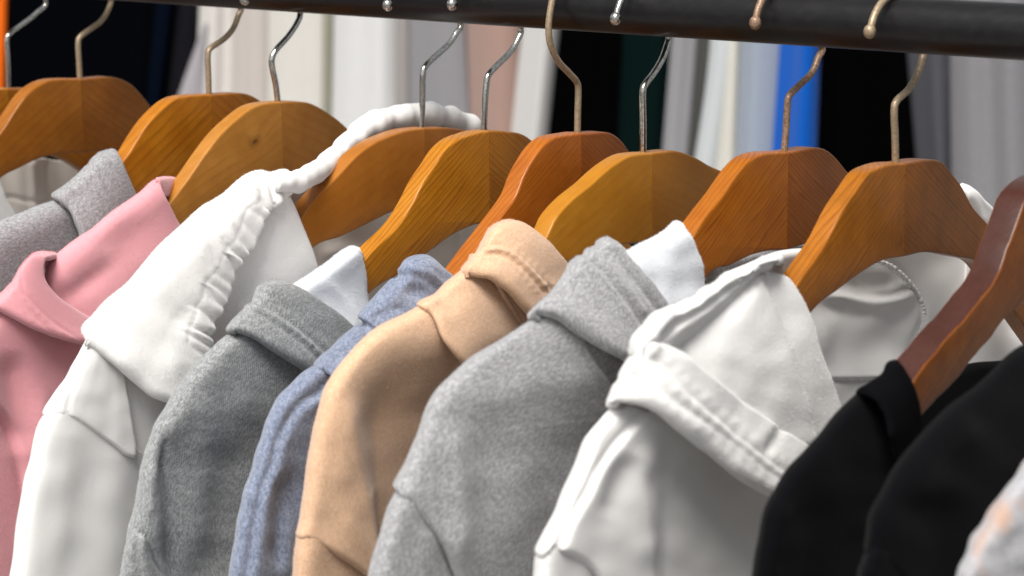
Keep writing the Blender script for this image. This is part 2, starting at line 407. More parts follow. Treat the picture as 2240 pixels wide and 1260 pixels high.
# ------------------------------------------------------------------ hangers
HS = {}
def hanger(key, seam, y_top, left_top, left_arch, wm, wire, hook, label, tip=None, flip=False, yaw=0, thick=1.3, arm_end=(20.5, -12.2), group='wooden hangers on the rail', s=None, seam_gap=.02, wire_r=.215, mirror_only=False, wobble=0., edge_mat=None):
    """left_top / left_arch: outline of the left half of the front face, pixels, from the seam outwards"""
    if s is None: s = rail_s(seam)
    HS[key] = s
    c = unp(seam, y_top, s); u0 = float((c - PR) @ PERP); z0 = float(c[2] - PR[2])
    root = thing('wooden_hanger', label, 'clothes hanger', W(c), group)
    def loc(p): q = unp(p[0], p[1], s); return (float((q - PR) @ PERP) - u0, float(q[2] - PR[2]) - z0)
    T = [loc(p) if p[0] is not None else (p[1], p[2]) for p in left_top]; A = [loc(p) for p in left_arch]
    T[0] = (0, T[0][1]); A[0] = (0, A[0][1])
    eu, ez = arm_end
    ut, zt = T[-1]; ub, zb = A[-1]
    T2 = [(ut + (eu - ut) * f, zt + (ez - zt) * (f ** .93)) for f in (.3, .6, .85)]; A2 = [(ub + (eu - .4 - ub) * f, zb + (ez - 2.3 - zb) * (f ** 1.0)) for f in (.3, .6, .88)]
    top = cr(T + T2 + [(eu, ez)], 46); bot = cr(A + A2 + [(eu - .4, ez - 2.3)], 40)
    endc = [(eu + .35, ez - .6), (eu + .45, ez - 1.2), (eu + .2, ez - 1.9)]
    poly = np.vstack([top, endc, bot[::-1]]); n = len(poly); nt = len(top)
    for sgn in (1, -1):
        pl = poly.copy(); pl[:, 0] *= sgn
        T_ = np.roll(pl, -1, 0) - np.roll(pl, 1, 0); T_ /= np.linalg.norm(T_, axis=1)[:, None] + 1e-9
        N_ = np.stack([T_[:, 1], -T_[:, 0]], 1) * sgn        # outward
        cen = (np.array([0, -2.5]) - pl)
        if wobble: pl = pl + N_ * (wobble * (np.sin(np.arange(n) * 1.1) + .7 * np.sin(np.arange(n) * 2.3 + 1)))[:, None] * (np.arange(n) > 8)[:, None]
        N_[0] = (sgn * -.0, 1); N_[-1] = (0, -1)
        if (N_[nt // 2] @ np.array([0, 1.])) < 0: N_ = -N_; N_[0] = (0, 1); N_[-1] = (0, -1)
        rings = [(0.15, 0.0), (.085, .014), (.035, .045), (.008, .09), (0, .15), (0, thick - .15), (.008, thick - .09), (.035, thick - .045), (.085, thick - .014), (.15, thick)]
        V = []; uv = []
        yr = math.radians(yaw); gdir = math.radians(-33 if wm[1] == 'A' else -24)
        for ins, w in rings:
            q = pl - N_ * ins
            q[0, 0] = q[-1, 0] = sgn * (seam_gap if ins < .1 else seam_gap + .015)
            for k_, (a, b) in enumerate(q):
                P = PR + DN * (s - w + a * math.sin(yr)) + PERP * (u0 + a * math.cos(yr)) + np.array([0, 0, z0 + b - (.42 * (1 - math.exp(-abs(a) / 3)) if sgn < 0 else 0)]); V.append(P)
                g = gdir; uu = abs(a) * math.cos(g) + b * math.sin(g); vv = -abs(a) * math.sin(g) + b * math.cos(g)
                if 0.05 < w < thick - .05 : vv = vv + w * .8
                uv.append((uu, vv * (1 if sgn > 0 else 1.0) + (0 if sgn > 0 else 3.7)))
        Fc = []
        for r_ in range(len(rings) - 1):
            for i in range(n):
                j = (i + 1) % n; a, b, c_, d = r_ * n + i, r_ * n + j, (r_ + 1) * n + j, (r_ + 1) * n + i
                Fc.append((a, d, c_, b) if sgn < 0 else (a, b, c_, d))
        for r_, rev in ((0, True), (len(rings) - 1, False)):
            tris = tessellate_polygon([[Vector((uv_[0], uv_[1], 0)) for uv_ in (pl - N_ * .15)]])
            for tr in tris: Fc.append(tuple(r_ * n + q for q in tr))
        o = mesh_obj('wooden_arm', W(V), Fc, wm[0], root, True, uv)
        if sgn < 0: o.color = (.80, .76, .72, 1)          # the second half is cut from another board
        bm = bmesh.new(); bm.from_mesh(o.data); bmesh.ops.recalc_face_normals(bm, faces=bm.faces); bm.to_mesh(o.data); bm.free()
        if edge_mat:
            o.data.materials.append(edge_mat)
            for p_ in o.data.polygons:
                nn = np.array(p_.normal); p_.material_index = 1 if abs(nn @ DN) < .45 else 0
        o.data.set_sharp_from_angle(angle=math.radians(38))
    # hook: traced in the plane through the middle of the wood
    sm = s - thick / 2
    H = []
    for p in hook:
        q = unp(p[0], p[1], sm); H.append((float((q - PR) @ PERP), float(q[2] - PR[2])))
    H[0] = (H[0][0], H[0][1] - .6)
    f = -1 if not flip else 1                                 # the side on which the hook passes the rail
    if tip is not None:
        q = unp(tip[0], tip[1], sm); tu, tz = float((q - PR) @ PERP), float(q[2] - PR[2])
        if abs(tu) > 3.1: tu = math.copysign(3.1, tu)
    else: tu, tz = -f * 2.35, -.2
    R_ = 2.25; ex = H[-1]
    H += [(f * 2.35, .15), (f * 1.75, 1.35), (0, 1.82), (-f * 1.6, 1.45)]
    H += [((-f * 1.6 + tu) / 2 - f * .22, (1.45 + tz) / 2 + .1), (tu, tz)]
    Hc = cr(H, 90)
    P = PR + DN * sm + Hc[:, :1] * PERP + np.column_stack([np.zeros(90), np.zeros(90), Hc[:, 1]])
    h = tube('hook', P, wire_r, wire, root, n=14)
    # the little ball on the tip
    bm = bmesh.new(); bmesh.ops.create_uvsphere(bm, u_segments=16, v_segments=10, radius=.0036)
    V = np.array([v.co[:] for v in bm.verts]) * [1, 1, 1.15] + W(P[-1]); Fb = [[v.index for v in fc.verts] for fc in bm.faces]; bm.free()
    b = mesh_obj('hook_tip', V, Fb, wire, h)
    return root

WD = {}
def wd(k, base, dark, light, typ, **kw): WD[k] = (wood('lacquered_wood_' + k, base, dark, light, **kw), typ)
wd('brown', (0.2838, 0.0934, 0.0080), (0.1514, 0.0413, 0.0041), (0.3500, 0.1228, 0.0121), 'A', strength=.35, lines=1.6, seed=1)
wd('amber', (0.3973, 0.1327, 0.0060), (0.1703, 0.0442, 0.0030), (0.4730, 0.1769, 0.0101), 'A', strength=.5, lines=1.4, seed=2)
wd('knotty', (0.3973, 0.1622, 0.0222), (0.2270, 0.0737, 0.0091), (0.4541, 0.1966, 0.0343), 'B', strength=.3, lines=1.3, knot=(3.6, -1.15), seed=0)
wd('plain', (0.3500, 0.1228, 0.0161), (0.2270, 0.0688, 0.0091), (0.3973, 0.1474, 0.0211), 'B', strength=.2, lines=1.2, mottled=.2, seed=4)
wd('striped', (0.4352, 0.1622, 0.0080), (0.1892, 0.0491, 0.0041), (0.4919, 0.1966, 0.0121), 'A', strength=.75, lines=3.0, seed=5)
wd('reddish', (0.3595, 0.0983, 0.0080), (0.1797, 0.0373, 0.0041), (0.4068, 0.1228, 0.0121), 'A', strength=.55, lines=3.2, seed=6)
wd('honey', (0.4068, 0.1622, 0.0101), (0.2554, 0.0786, 0.0060), (0.4446, 0.1867, 0.0151), 'B', strength=.25, lines=1.4, mottled=.25, seed=7)
wd('chevron', (0.3500, 0.1032, 0.0060), (0.1608, 0.0353, 0.0030), (0.3973, 0.1278, 0.0091), 'A', strength=.8, lines=3.4, seed=8)
wd('walnut', (0.2933, 0.1032, 0.0060), (0.1608, 0.0373, 0.0030), (0.3879, 0.1327, 0.0101), 'A', strength=.7, lines=3.0, seed=9)
wd('mahogany', (.17, .048, .006), (.06, .014, .003), (.24, .075, .008), 'A', strength=.5, lines=3.0, seed=10, rough=.36)
wd('mahogany_edge', (.050, .016, .010), (.03, .009, .005), (.065, .024, .018), 'A', strength=.2, lines=3.0, seed=11, rough=.3)

A_TOP = [(None, 0, 0), (None, 1.4, 0), (None, 2.7, -.05), (None, 4.2, -.4), (None, 5.6, -1.05), (None, 6.9, -2.1), (None, 8.5, -3.6), (None, 10.0, -4.6)]
def Zs(pts): return [tuple(p) for p in pts]
hanger('h0', 18, 193, [(18, 193), (None, 1.4, 0), (None, 2.7, -.05), (None, 4.2, -.5), (None, 5.6, -1.2), (None, 6.9, -2.2), (None, 8.5, -3.6)], [(18, 340), (-40, 350), (-100, 375)],
       WD['amber'], M['chrome'], [(18, 193), (17, 130), (15, 92), (20, 75), (50, 52), (80, 28), (100, 0)], 'amber wooden hanger with thin chrome hook, mostly cut off by the left edge', wire_r=.18)
hanger('h1', 178, 173, [(178, 173), (140, 173), (109, 176), (82, 188), (58, 208), (31, 246), (0, 293)], [(178, 335), (137, 336), (85, 348), (41, 369), (0, 392)],
       WD['brown'], M['brass'], [(175, 173), (173, 140), (171, 95), (176, 80), (200, 62), (222, 45), (238, 18), (242, -10)], 'brown wooden hanger second from the left, flat topped, above the grey hood')
hanger('h2', 464, 207, [(464, 207), (435, 208), (405, 211), (382, 218), (358, 235), (328, 266), (300, 307), (276, 345)], [(464, 375), (430, 380), (390, 395), (350, 425), (310, 465)],
       WD['amber'], M['brass'], [(457, 207), (456, 160), (455, 125), (460, 106), (490, 85), (510, 62), (523, 30), (526, 18)], 'amber flat topped wooden hanger with brass hook, right of the grey hood', tip=(395, -25))
hanger('h3', 617, 223, [(617, 223), (590, 225), (553, 235), (512, 266), (478, 300), (447, 341), (416, 386), (386, 427)], [(617, 395), (570, 400), (520, 420), (470, 450), (430, 480)],
       WD['knotty'], M['chrome'], [(609, 222), (604, 190), (596, 150), (595, 128), (605, 108), (630, 80), (650, 50), (657, 25)], 'light brown wooden hanger with rounded top and a dark knot, above the pink hoodie', tip=(480, 4))
hanger('h4', 930, 280, [(930, 280), (905, 283), (876, 289), (822, 311), (781, 340), (743, 381), (705, 419), (673, 457)], [(930, 448), (895, 453), (860, 463), (813, 486), (749, 517), (686, 543)],
       WD['plain'], M['chrome'], [(921, 277), (924, 230), (925, 165), (930, 146), (950, 125), (980, 98), (998, 72), (1006, 48)], 'plain brown round-topped wooden hanger encircled by the scrunched white hood edge', tip=(842, 12))
hanger('h5', 1071, 286, [(1071, 286), (1050, 289), (1030, 295), (999, 307), (972, 331), (952, 362), (926, 400), (904, 444), (870, 496), (808, 557)], [(1071, 489), (1051, 490), (1034, 494), (993, 513), (945, 547), (877, 598), (817, 635)],
       WD['striped'], M['chrome'], [(1058, 285), (1060, 240), (1064, 185), (1068, 165), (1085, 145), (1115, 115), (1132, 88), (1138, 58)], 'yellow-brown wooden hanger with bold diagonal grain, above the blue hood', tip=(985, 10))
hanger('h6', 1272, 291, [(1272, 291), (1252, 294), (1211, 302), (1184, 324), (1163, 355), (1146, 386), (1129, 430), (1102, 468), (1070, 510), (1030, 562)], [(1272, 493), (1230, 500), (1180, 520), (1120, 556), (1060, 590), (1000, 625)],
       WD['reddish'], M['brass'], [(1263, 291), (1264, 240), (1265, 200), (1262, 180), (1245, 160), (1222, 135), (1205, 100), (1200, 62)], 'reddish wooden hanger behind the beige hood, its brass hook passing in front of the rail', flip=True)
hanger('h7', 1428, 335, [(1428, 335), (1409, 336), (1378, 341), (1347, 358), (1320, 379), (1293, 404), (1252, 437), (1218, 475), (1199, 514)], [(1428, 530), (1410, 531), (1365, 536), (1320, 548), (1252, 571), (1220, 590)],
       WD['honey'], M['chrome'], [(1407, 335), (1407, 270), (1406, 205), (1411, 185), (1430, 160), (1448, 130), (1459, 100), (1463, 78)], 'honey coloured round-topped wooden hanger between the beige and the light grey hoodie', tip=(1335, 42))
hanger('h8', 1726, 333, [(1726, 333), (1700, 334), (1671, 337), (1645, 348), (1623, 369), (1603, 396), (1582, 427), (1528, 499)], [(1726, 547), (1685, 549), (1644, 559), (1599, 581), (1552, 601)],
       WD['chevron'], M['rust'], [(1714, 332), (1719, 290), (1722, 235), (1726, 210), (1745, 190), (1775, 160), (1790, 125), (1797, 100)], 'orange-brown wooden hanger with fine chevron grain meeting at its seam and a rusty hook', tip=(1652, 50))
hanger('h9', 1982, 357, [(1982, 357), (1951, 359), (1923, 367), (1898, 381), (1872, 418), (1843, 462), (1808, 530), (1775, 578), (1745, 622)], [(1982, 560), (1931, 571), (1890, 594), (1838, 632), (1777, 683)],
       WD['walnut'], M['brass'], [(1960, 355), (1958, 300), (1956, 242), (1962, 220), (1988, 195), (2008, 160), (2018, 125), (2020, 112)], 'brown flat topped wooden hanger with the white hood lining showing under its wide arch', tip=(1875, 73))
hanger('h10', 2345, 362, [(2345, 378), (2318, 383), (2285, 396), (2250, 430), (2222, 500), (2205, 546), (2191, 587), (2164, 633), (2108, 702), (2062, 753), (2002, 831)], [(2345, 590), (2300, 610), (2240, 661), (2200, 697), (2168, 739), (2118, 799), (2081, 845), (2018, 909)],
       WD['mahogany'], M['dull'], [(2325, 365), (2322, 300), (2322, 250), (2330, 230), (2355, 205), (2375, 170), (2385, 140)], 'dark reddish brown wooden hanger cut off by the right edge, above the black sweatshirt', tip=(2244, 112), thick=1.75, wobble=.035, edge_mat=WD['mahogany_edge'][0], arm_end=(22.5, -13.5))

# ------------------------------------------------------------------ garments
def along(P, f):
    """points of a smooth polyline at pixel distances f"""
    Q = cr(np.asarray(P, float)[:, :2], 300); L = np.concatenate([[0], np.cumsum(np.linalg.norm(np.diff(Q, axis=0), axis=1))])
    f = np.clip(f, 0, L[-1]); return np.stack([np.interp(f, L, Q[:, 0]), np.interp(f, L, Q[:, 1])], -1), L[-1]
def band(sil, top, bot, last=None, r=1.0, k=1.0, ds=0.0, front=1.5, end=None, wrap=True, n=16, ncol=7, lean=1.1):
    """rails of a cloth piece whose outline in view is sil; it rolls round that outline, its top border runs
    along top and its bottom border along bot (both start on the outline), last is the far side"""
    S = cr(np.asarray(sil, float)[:, :2], n)
    _, Lt = along(top, 0); _, Lb = along(bot, 0)
    if last is None:
        a, _ = along(top, Lt); b, _ = along(bot, Lb); L_ = a + (b - a) * np.linspace(0, 1, n)[:, None]
        dev = S - (S[0] + (S[-1] - S[0]) * np.linspace(0, 1, n)[:, None]); L_ = L_ + dev * .25
    else: L_ = cr(np.asarray(last, float)[:, :2], n)
    v = np.linspace(0, 1, n)[:, None]
    def rail(px, d):
        g = px / max(Lt, Lb); ft, fb = min(1, px / Lt), min(1, px / Lb)
        f = (1 - v) * (px / Lt) + v * (px / Lb); f = np.clip(f, 0, 1)
        a, _ = along(top, px if px < Lt else Lt); b, _ = along(bot, px if px < Lb else Lb)
        base = (1 - f) * S + f * L_
        c0 = (1 - f[0]) * S[0] + f[0] * L_[0]; c1 = (1 - f[-1]) * S[-1] + f[-1] * L_[-1]
        P = base + (1 - v) * (a - c0) + v * (b - c1)
        return np.column_stack([P, np.full(n, d)])
    def railf(f, d, le=0.):
        a, _ = along(top, f * Lt); b, _ = along(bot, f * Lb); base = (1 - f) * S + f * L_
        P = base + (1 - v) * (a - base[0]) + v * (b - base[-1])
        return np.column_stack([P, d + lean * le * v[:, 0] ** .8])
    m = .5 * (Lt + Lb); R = []
    prof = [(75, -2.7), (32, -2.0), (8, -1.15), (0, -.2), (9, .62), (27, 1.12), (52, 1.4)] if wrap else [(0, 0.0), (10, .35), (28, .7)]
    fl = 0
    for p, d in prof:
        f = p * r / m; R.append(railf(min(f, .9), d * k + ds)); fl = f
    end = front if end is None else end
    base_d = prof[-1][1] * k + ds; fl = min(fl, .9)
    for i in range(1, ncol):
        f = fl + (1 - fl) * i / (ncol - 1); g = i / (ncol - 1)
        w = min(1, g * 2.5); d = base_d + (front + ds - base_d) * w * (2 - w) if g < .5 else front + ds + (end - front) * (g - .5) / .5
        R.append(railf(f, d, min(1, g * 1.6)))
    return R

def garment(label, cat, key, group=None, s=None, px=None):
    s = HS[key] if s is None else s
    P = PR + DN * (s - .65) + np.array([0, 0, -11.]) ; r = thing(cat.replace(' ', '_'), label, cat, W(P), group)
    return r, s - .65
HOOD = 'hooded sweatshirts hanging on the rail'

# cream sweatshirt on the first hanger: only its inside shows below the wooden arches
g, s = garment('cream sweatshirt at the far left, glimpsed below the arch of the brown hanger', 'sweatshirt', 'h0')
sheet('hood_lining', [[(-60, 330, -2.6), (-60, 620, -2.4)], [(0, 345, -2.9), (10, 620, -2.5)], [(60, 345, -2.3), (70, 620, -2.2)], [(120, 350, -2.8), (130, 620, -2.4)], [(190, 360, -2.3), (200, 620, -2.5)], [(300, 400, -2.9), (300, 640, -2.9)]],
      s, M['cream'], g, [fold([(70, 360), (80, 560)], .3, 9, False), fold([(100, 360), (118, 560)], -.25, 8, False), groove([(20, 430), (80, 440), (150, 425)], .15, 5)])
g, s = garment('white hooded sweatshirt on the brown hanger, only a sliver in view at the left edge', 'hoodie', 'h1', HOOD)
sheet('body', band([(-60, 330), (-110, 420), (-160, 520), (-200, 640), (-220, 900)], [(-60, 330), (-20, 350), (0, 385), (14, 425), (22, 443), (37, 466), (60, 510)], [(-220, 900), (60, 900)], [(60, 510), (60, 700), (60, 900)], lean=.25), s, M['white'], g, edge={'t': .3})

# grey
g, s = garment('grey melange hoodie at the far left with a stitched hood edge, behind the pink one', 'hoodie', 'h2', HOOD)
sheet('body', band([(135, 432), (109, 439), (68, 455), (34, 470), (0, 482), (-60, 515), (-120, 590), (-160, 720), (-190, 1000)], [(135, 432), (180, 470), (230, 560), (240, 640)], [(-190, 1000), (100, 1000)], lean=.25), s, M['grey_far'], g, [swell(150, .08, 2)])
sheet('hood', band([(252, 323), (230, 328), (208, 338), (191, 358), (165, 384), (135, 408), (113, 424), (109, 436)], [(252, 323), (262, 331), (274, 356), (288, 388), (303, 424), (330, 500)], [(109, 436), (133, 445), (154, 465), (171, 492), (182, 512), (200, 560)], k=1.25, r=.8, front=2.0), s, M['grey_far'], g,
      [stitch([(207, 336), (222, 379), (239, 427), (270, 480)]), stitch([(190, 356), (206, 392), (224, 436), (250, 490)]), swell(60, .05, 5)], edge={'t': .35, 'b': .45})

# pink
g, s = garment('pink fleece hoodie with a double stitched hood hem, left part of the rail', 'hoodie', 'h3', HOOD)
sheet('body', band([(-10, 660), (-50, 700), (-90, 780), (-115, 900), (-130, 1260), (-140, 1500)], [(-10, 660), (100, 700), (200, 750), (280, 800)], [(-140, 1500), (250, 1500)], lean=.25), s, M['pink'], g,
      [step([(-20, 885), (0, 902), (17, 922), (31, 949), (41, 994), (51, 1035), (60, 1120), (70, 1260), (70, 1500)], .55, 6, 80, -1), fold([(20, 760), (30, 900), (42, 1000)], -.5, 30), fold([(90, 820), (80, 1000), (60, 1260)], .35, 22), swell(160, .12, 9)])
sheet('hood', band([(352, 387), (338, 392), (326, 400), (300, 423), (239, 465), (191, 506), (137, 547), (105, 580), (90, 640)], [(352, 387), (357, 405), (366, 426), (380, 453), (400, 492), (450, 560)], [(90, 640), (160, 700), (220, 740), (300, 800)], front=1.5, end=1.1), s, M['pink'], g,
      [fold([(230, 520), (150, 600), (120, 640)], .18, 40), bump_at(280, 520, 70, 45, -.3, -35), bump_at(190, 620, 80, 22, -.25, -35), swell(120, .06, 4)], edge={'t': .3})
sheet('hood_lining', [[(350, 388, .9), (352, 408, .9), (358, 428, .8)], [(366, 383, -.1), (366, 405, .4), (366, 430, .6)], [(385, 385, -.9), (380, 405, -.4), (374, 424, -.2)], [(399, 391, -1.4), (392, 402, -1.2), (378, 420, -.9)]], s, M['pink'], g, edge={'t': .25})
sheet('hood_hem', band([(128, 552), (116, 551), (82, 550), (61, 564), (44, 584), (31, 608), (14, 629), (0, 641), (-30, 662)], [(128, 552), (110, 562), (98, 577), (99, 594), (109, 618), (130, 646), (157, 666), (184, 685), (220, 705), (280, 740)],
      [(-30, 662), (-5, 673), (27, 690), (58, 707), (96, 724), (137, 736), (181, 748), (260, 765)], k=1.3, r=.55, front=2.2), s, M['pink'], g,
      [stitch([(24, 615), (34, 639), (51, 666), (72, 690), (99, 714), (125, 735)]), stitch([(44, 600), (50, 630), (58, 646), (82, 673), (116, 704), (150, 727), (190, 748)])], edge={'t': .35, 'b': .4})

# white with the big gathered hood
g, s = garment('white hoodie with a large gathered elastic hood edge, third garment from the left', 'hoodie', 'h4', HOOD)
sheet('back_panel', [[(220, 780, .6), (240, 900, .8), (260, 1300, .8)], [(290, 790, 1.1), (310, 920, 1.3), (330, 1300, 1.2)], [(350, 810, 1.25), (370, 920, 1.35), (380, 1300, 1.3)], [(450, 840, .6), (450, 1000, .8), (440, 1300, .9)]], s, M['white'], g)
sheet('sleeve', band([(104, 893), (92, 910), (82, 931), (73, 957), (65, 1001), (51, 1052), (41, 1110), (31, 1171), (20, 1260), (-10, 1500)], [(104, 893), (147, 893), (205, 925), (266, 965), (300, 985), (350, 1000), (400, 1020)], [(-10, 1500), (380, 1500)], front=1.5, end=1.2, ds=-.12, lean=.4), s, M['white_b'], g,
      [fold([(150, 960), (140, 1100), (110, 1300)], .12, 30, False), fold([(250, 1010), (260, 1150), (250, 1300)], .16, 40, False), swell(140, .07, 3)])
sheet('body', band([(205, 725), (184, 748), (167, 779), (150, 810), (138, 832), (116, 861), (99, 888), (90, 908)], [(205, 725), (240, 760), (270, 800)], [(90, 908), (100, 913), (113, 908), (147, 911), (171, 921), (205, 942), (239, 966), (266, 987), (283, 1001), (304, 1005)], [(270, 800), (283, 864), (290, 898), (297, 943), (304, 973), (304, 1005)], front=1.5, end=1.6, lean=.2), s, M['white_b'], g,
      [groove([(200, 730), (181, 765), (164, 830), (157, 857), (150, 881), (147, 915)], .09, 5), swell(90, .05, 8)], edge={'b': .18, 'r': .22}, thick=.15)
RUF = [(648, 392), (638, 425), (606, 450), (597, 478), (580, 513), (556, 545), (545, 575), (522, 600), (514, 618), (508, 640), (498, 660), (490, 690), (481, 710), (478, 735), (468, 785)]
RUFW = []                                      # the gathered border waves in and out
for i_, (x_, y_) in enumerate(cr(RUF, 60)): RUFW.append((x_ + 6.5 * math.sin(i_ * 1.72 + .8 * math.sin(i_ * .5)), y_ + 2.2 * math.sin(i_ * 1.72 + 1)))
sheet('hood', band([(640, 377), (622, 372), (600, 379), (577, 371), (553, 374), (529, 386), (502, 410), (478, 430), (440, 451), (399, 489), (365, 519), (341, 543), (307, 584), (273, 622), (232, 656), (201, 690), (177, 714), (171, 730)],
      [(640, 377)] + RUFW[1:], [(171, 730), (184, 746), (212, 762), (239, 786), (259, 803), (293, 830), (328, 861), (355, 873), (430, 900)], [(468, 785), (455, 830), (430, 900)], front=1.9, end=2.4, r=.9, n=26), s, M['white'], g,
      [ruffle([(x - 20, y) for x, y in RUF], .30, 44, 30, 2, slant=.35), ruffle([(x - 70, y + 8) for x, y in RUF], .05, 34, 44, 5, slant=.6), stitch([(x - 66, y + 12) for x, y in RUF[1:-1]], .05, 5, 15, .03),
       fold([(260, 640), (330, 660), (420, 720)], -.2, 30), fold([(230, 770), (330, 800), (420, 790)], .2, 40), swell(170, .06, 6)], edge={'t': .5, 'b': .5}, step_px=4)
sheet('hood_side', [[(560, 395, .2), (530, 520, .3), (450, 700, .4), (430, 900, .4)], [(615, 415, .9), (600, 520, 1.0), (560, 700, 1.1), (540, 900, 1.0)], [(636, 422, 1.0), (658, 470, 1.15), (680, 520, 1.2), (698, 572, 1.2), (730, 700, 1.1)]], s, M['white'], g, [swell(120, .08, 12)], edge={'r': .35, 't': .4})
cl = [(600, 402), (628, 399), (652, 396), (678, 384), (706, 366), (733, 341), (768, 307), (802, 280), (842, 262), (885, 254), (930, 251), (975, 256), (1012, 268), (1036, 290), (1052, 330), (1062, 380)]
dz = [1.3, 1.35, 1.25, .6, -.6, -1.7, -2.2, -2.3, -2.35, -2.4, -2.4, -2.4, -2.4, -2.4, -2.4, -2.5]
cw = cr([(a, b, d_) for (a, b), d_ in zip(cl, dz)], 260); pp = unp(cw[:, 0], cw[:, 1], cw[:, 2] + s)
aa = np.linspace(0, 1, 260); rr = .84 + (.04 + .06 * aa) * np.sin(aa * 78 + 2.2 * np.sin(aa * 9)) + .05 * np.sin(aa * 29 + 2)
rr[:22] = np.interp(np.arange(22), [0, 21], [.5, .8]); rr = rr * np.interp(aa, [0, .2, .3, .45, 1], [1.0, .8, .85, 1, .95])
tube('hood_drawcord_channel', pp, rr, M['white'], g, n=40, relief=lambda i, a: min(.07, .02 + i * .0005) * math.sin(i * .27 + .7 * math.sin(a + i * .011)) * (1 + .6 * math.sin(i * .09)) + .018 * math.sin(i * .61 + 1.4 * math.sin(a + 1)))
sheet('hood_lining', [[(640, 405, -1.7), (632, 520, -2.1), (630, 700, -2.3)], [(690, 385, -2.3), (690, 500, -2.7), (700, 700, -2.4)], [(770, 312, -2.5), (770, 480, -2.2), (780, 700, -2.4)], [(850, 270, -2.6), (850, 470, -2.8), (860, 700, -2.2)], [(930, 262, -2.6), (930, 470, -2.2), (930, 700, -2.5)], [(1000, 275, -2.6), (1000, 470, -2.7), (1010, 700, -2.3)], [(1040, 300, -2.6), (1075, 470, -2.5), (1080, 700, -2.6)], [(1060, 340, -2.9), (1130, 500, -3.0), (1130, 700, -3.2)]],
      s, M['cream'], g, [stitch([(1004, 480), (1003, 540), (1000, 600)], .12, 5), fold([(690, 560), (760, 545), (850, 560)], .3, 14), swell(90, .1, 3)])

# dark grey
g, s = garment('dark grey melange hoodie with pale blue brushed lining, between the white and the blue one', 'hoodie', 'h5', HOOD)
sheet('body', band([(512, 722), (491, 737), (468, 755), (444, 779), (416, 806), (396, 830), (372, 867), (352, 905), (334, 939), (321, 977), (307, 1024), (297, 1076), (288, 1120), (281, 1155), (276, 1200), (268, 1260), (240, 1500)], [(512, 722), (600, 740), (700, 800), (800, 880)], [(240, 1500), (700, 1500)], front=1.6, end=1.2, lean=.25), s, M['grey_dark'], g,
      [drop([(350, 900), (358, 960), (362, 1020), (366, 1080), (370, 1180), (380, 1300)], .7, 50, 22), fold([(362, 940), (368, 1000), (376, 1080), (380, 1180), (388, 1300)], -.35, 18), fold([(335, 1010), (328, 1080), (325, 1140)], .22, 14), fold([(440, 900), (450, 1050), (440, 1260)], .25, 45), fold([(520, 960), (500, 1100), (480, 1300)], -.25, 35), bump_at(364, 1005, 12, 40, -.3), swell(120, .12, 4), swell(45, .03, 11)])
sheet('sleeve', band([(292, 1146), (283, 1152), (279, 1171), (269, 1216), (262, 1260), (235, 1500)], [(292, 1146), (300, 1160), (324, 1174), (334, 1186)], [(235, 1500), (420, 1500)], [(334, 1186), (334, 1205), (336, 1222), (345, 1238), (358, 1258), (380, 1300), (420, 1500)], k=1.06, front=1.9, end=1.6, lean=.25), s, M['grey_dark'], g, [swell(60, .05, 2)], edge={'r': .4, 't': .25}, thick=.15)
sheet('hood_lining', band([(784, 529), (762, 539), (740, 554), (717, 571), (683, 595), (640, 624), (600, 660)], [(784, 529), (796, 537), (808, 564), (815, 605), (817, 650), (830, 720)], [(600, 660), (680, 720), (760, 760), (820, 800)], front=1.15, end=1.3, r=.6), s, M['lining'], g,
      [fold([(705, 605), (745, 650), (785, 705), (800, 740)], .12, 12), swell(90, .05, 4)], edge={'t': .9, 'b': .4, 'l': .3})
sheet('hood', band([(622, 613), (600, 611), (580, 615), (562, 626), (553, 653), (534, 673), (512, 695), (491, 721), (490, 732)], [(622, 613), (638, 617), (666, 629), (700, 649), (734, 673), (762, 694), (800, 730), (850, 780)],
      [(490, 732), (503, 729), (519, 729), (546, 734), (580, 752), (614, 772), (648, 792), (671, 808), (720, 850)], k=1.2, r=.62, front=2.1, end=2.0), s, M['grey_dark'], g,
      [stitch([(546, 660), (566, 664), (597, 681), (635, 706), (669, 733), (710, 768)], .15, 5, 10, .05), stitch([(534, 679), (560, 684), (590, 702), (625, 724), (660, 750), (700, 786)], .13, 5, 10, .05), fold([(560, 672), (610, 700), (680, 752)], .09, 7, False), swell(60, .04, 4)], edge={'t': .5, 'b': .45})

